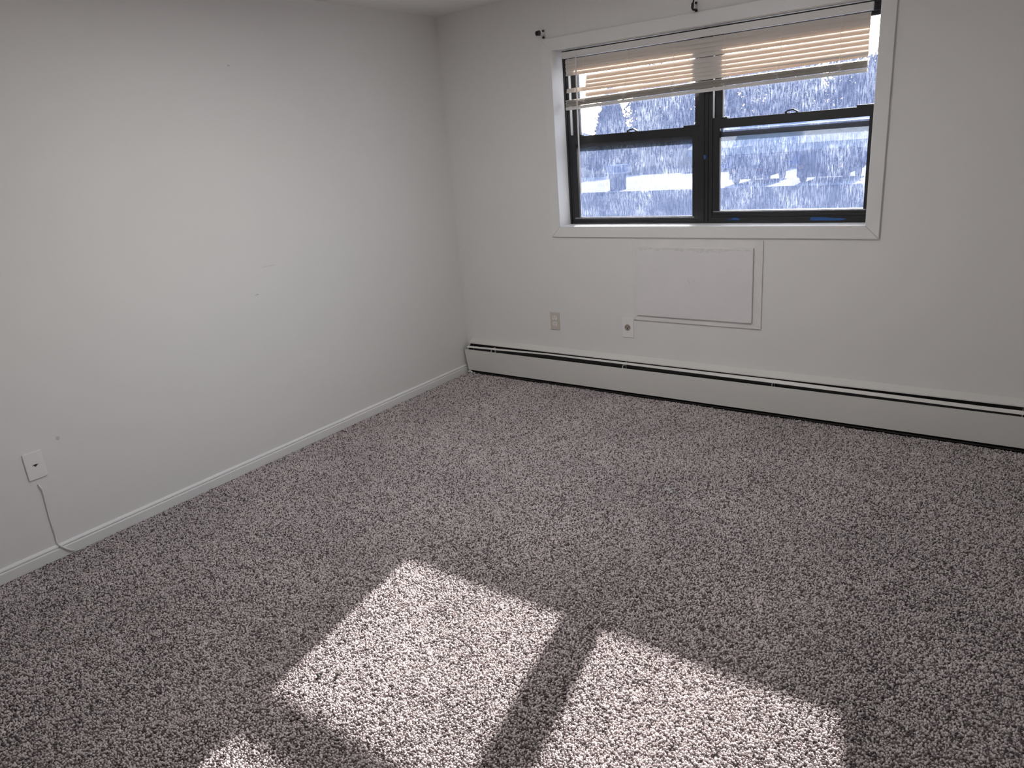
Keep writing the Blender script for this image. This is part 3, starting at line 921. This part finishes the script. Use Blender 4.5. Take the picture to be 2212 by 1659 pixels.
def car(x, y, wd, hg, m, label):
    """parked car seen end-on; its length runs along y"""
    c = empty('parked_car', (x, y, GZ + 0.02), label, 'car', 'parked cars on the concrete apron')
    ln = 4.5
    z = GZ + 0.02
    prof = [(y - ln / 2, z + 0.30), (y - ln / 2, z + 0.62 * hg), (y - ln / 2 + 0.25, z + 0.66 * hg), (y - ln / 2 + 0.65, z + 0.97 * hg), (y - ln / 2 + 1.0, z + hg), (y + 0.4, z + hg),
            (y + 1.15, z + 0.66 * hg), (y + ln / 2 - 0.1, z + 0.58 * hg), (y + ln / 2, z + 0.35)]
    prism_obj('body', prof, 'x', x - wd / 2, x + wd / 2, m, c, bev=0.07)
    prism_obj('rear_window', [(y - ln / 2 + 0.27, z + 0.68 * hg), (y - ln / 2 + 0.62, z + 0.94 * hg), (y - ln / 2 + 0.58, z + 0.94 * hg), (y - ln / 2 + 0.235, z + 0.68 * hg)], 'x', x - wd * 0.40, x + wd * 0.40, 'car_glass', c)
    for s in (-1, 1):
        prism_obj('side_window', [(y - ln / 2 + 0.45, z + 0.68 * hg), (y - ln / 2 + 0.85, z + 0.95 * hg), (y + 0.35, z + 0.95 * hg), (y + 0.95, z + 0.68 * hg)], 'x', x + s * (wd / 2 + 0.003) - 0.006, x + s * (wd / 2 + 0.003) + 0.006, 'car_glass', c)
        box_obj('tail_light', (x + s * wd * 0.40 - 0.10, x + s * wd * 0.40 + 0.10, y - ln / 2 - 0.012, y - ln / 2 + 0.05, z + 0.46 * hg, z + 0.58 * hg), 'lamp_red', c)
        for dy in (-1.35, 1.35):
            bm = bmesh.new()
            add_disc(bm, (x + s * (wd / 2 - 0.11), y + dy, z + 0.32), 'x', 0.32, 0.22, 20, 0.02)
            link_bm('wheel', bm, 'tyre', c)
        box_obj('mirror', (x + s * (wd / 2 + 0.10) - 0.09, x + s * (wd / 2 + 0.10) + 0.09, y + 0.75, y + 0.85, z + 0.68 * hg, z + 0.80 * hg), m, c, bev=0.02)
    box_obj('bumper', (x - wd * 0.47, x + wd * 0.47, y - ln / 2 - 0.05, y - ln / 2 + 0.06, z + 0.28, z + 0.46), m, c, bev=0.03)


car(-9.6, 36.6, 1.80, 1.38, 'car_blue', 'dark blue car parked end-on, seen through the left part of the right lower pane')
car(-5.9, 36.2, 2.20, 1.48, 'car_grey', 'dark grey car parked end-on, further right through the right lower pane')

# dark pedestal with a blue box on the apron
ped = empty('pedestal_box', (-16.7, 34.0, GZ + 0.02), 'dark pedestal with a wider blue box on top, on the pale concrete', 'pedestal')
z = GZ + 0.02
box_obj('shaft', (-17.05, -16.35, 33.65, 34.35, z, z + 0.95), 'pedestal_dark', ped, bev=0.04)
box_obj('box', (-17.15, -16.25, 33.55, 34.45, z + 0.95, z + 1.25), 'pedestal_blue', ped, bev=0.03)
box_obj('ledge', (-17.25, -16.15, 33.45, 34.55, z + 0.90, z + 0.96), 'fascia_grey', ped, bev=0.01)
box_obj('lid', (-17.2, -16.2, 33.5, 34.5, z + 1.25, z + 1.36), 'pedestal_blue', ped, bev=0.03)


def tree(x, y, hgt, rad, m, n, label, conic=False):
    t = empty('tree', (x, y, GZ + 0.052), label, 'tree', 'trees beyond the parking lot')
    z = GZ + 0.052
    tube_obj('trunk', [(x, y, z), (x + 0.1, y, z + hgt * 0.4), (x - 0.05, y + 0.05, z + hgt * 0.85)], [0.28, 0.2, 0.06], 'bark', t, 8)
    bm = bmesh.new()
    for k in range(9):
        a = k * 2.4
        hz = z + hgt * (0.3 + 0.06 * k)
        add_tube(bm, [(x, y, hz), (x + rad * 0.45 * math.cos(a), y + rad * 0.45 * math.sin(a), hz + hgt * 0.10), (x + rad * 0.8 * math.cos(a), y + rad * 0.8 * math.sin(a), hz + hgt * 0.2)], [0.08, 0.05, 0.015], 5)
    link_bm('branches', bm, 'bark', t)
    rg = np.random.default_rng(int(abs(x) * 100 + y))
    vs_, fs_ = [], []
    for k in range(n * 2):
        u = rg.uniform(0, 1)
        if conic:
            hh = hgt * (0.08 + 0.92 * u)
            rr = rad * (1 - u) ** 0.9 * math.sqrt(rg.uniform(0.1, 1)) + 0.1
            a = rg.uniform(0, 6.283)
            c = np.array([x + rr * math.cos(a), y + rr * math.sin(a), z + hh - rr * 0.2])
        else:
            d = rg.normal(size=3); d /= np.linalg.norm(d)
            lump = 1 + 0.22 * math.sin(5 * d[0] + x) * math.sin(4 * d[2] + 2) + 0.12 * math.sin(9 * d[1] + 8 * d[2])
            d = d * lump * rg.uniform(0.25, 1) ** 0.45
            c = np.array([x, y, z + hgt * 0.60]) + d * np.array([rad, rad, hgt * 0.42])
        c[2] = max(c[2], z + 0.55)
        s = rg.uniform(0.07, 0.17)
        q = rg.normal(size=(3, 3)) * s
        b0 = len(vs_)
        vs_ += [tuple(c + q[0]), tuple(c + q[1]), tuple(c + q[2])]
        fs_.append((b0, b0 + 1, b0 + 2))
    me = bpy.data.meshes.new('foliage')
    me.from_pydata([tuple(Vector(v) - WLOC[t.name]) for v in vs_], [], fs_)
    me.materials.append(MATS[m])
    o = bpy.data.objects.new('foliage', me)
    COL.objects.link(o)
    o.parent = t
    o['kind'] = 'stuff'


tree(-31.6, 50.8, 3.6, 1.5, 'foliage_bare', 3500, 'short bare tree at the far left beyond the apron')
tree(-26.6, 52.0, 6.4, 2.3, 'foliage_dark', 6500, 'dark pointed evergreen beside the open sky, left panes', True)
tree(-26.5, 62.0, 8.2, 3.0, 'foliage_dark', 8000, 'large dark round tree behind the upper left pane')
tree(-21.5, 70.5, 9.0, 3.4, 'foliage_bare', 8000, 'greyish bare tree left of the long building')
tree(-15.5, 63.5, 9.0, 2.3, 'foliage_dark', 7000, 'narrow dark tree behind the left end of the long roof')
tree(-11.5, 72.0, 8.0, 3.6, 'foliage_dark', 9000, 'broad dark tree behind the middle of the long roof')
tree(-8.5, 64.5, 7.6, 2.4, 'foliage_bare', 6000, 'small bare tree close behind the long roof')
tree(-2.5, 71.5, 6.3, 3.6, 'foliage_dark', 8000, 'broad dark tree behind the right part of the long roof')

# low wooded ridge closing the horizon
bm = bmesh.new()
rows = []
for i in range(91):
    x = -150 + i * 3.0
    hz = 3.0 + 0.5 * math.sin(i * 0.7) + 0.35 * math.sin(i * 1.9 + 1) + 0.2 * math.sin(i * 3.7)
    rows.append([bm.verts.new((x, 128 + 1.5 * math.sin(i * 1.3), GZ)), bm.verts.new((x, 131 + math.sin(i * 2.1), hz * 0.75)), bm.verts.new((x, 135, hz)), bm.verts.new((x, 142, GZ))])
for a, b in zip(rows, rows[1:]):
    for k in range(4):
        bm.faces.new((a[k], b[k], b[(k + 1) % 4], a[(k + 1) % 4]))
bm.faces.new(rows[0]); bm.faces.new(list(reversed(rows[-1])))
tag(link_bm('wooded_ridge', bm, 'foliage_dark', smooth=True), 'low dark wooded ridge along the far horizon', 'ridge')
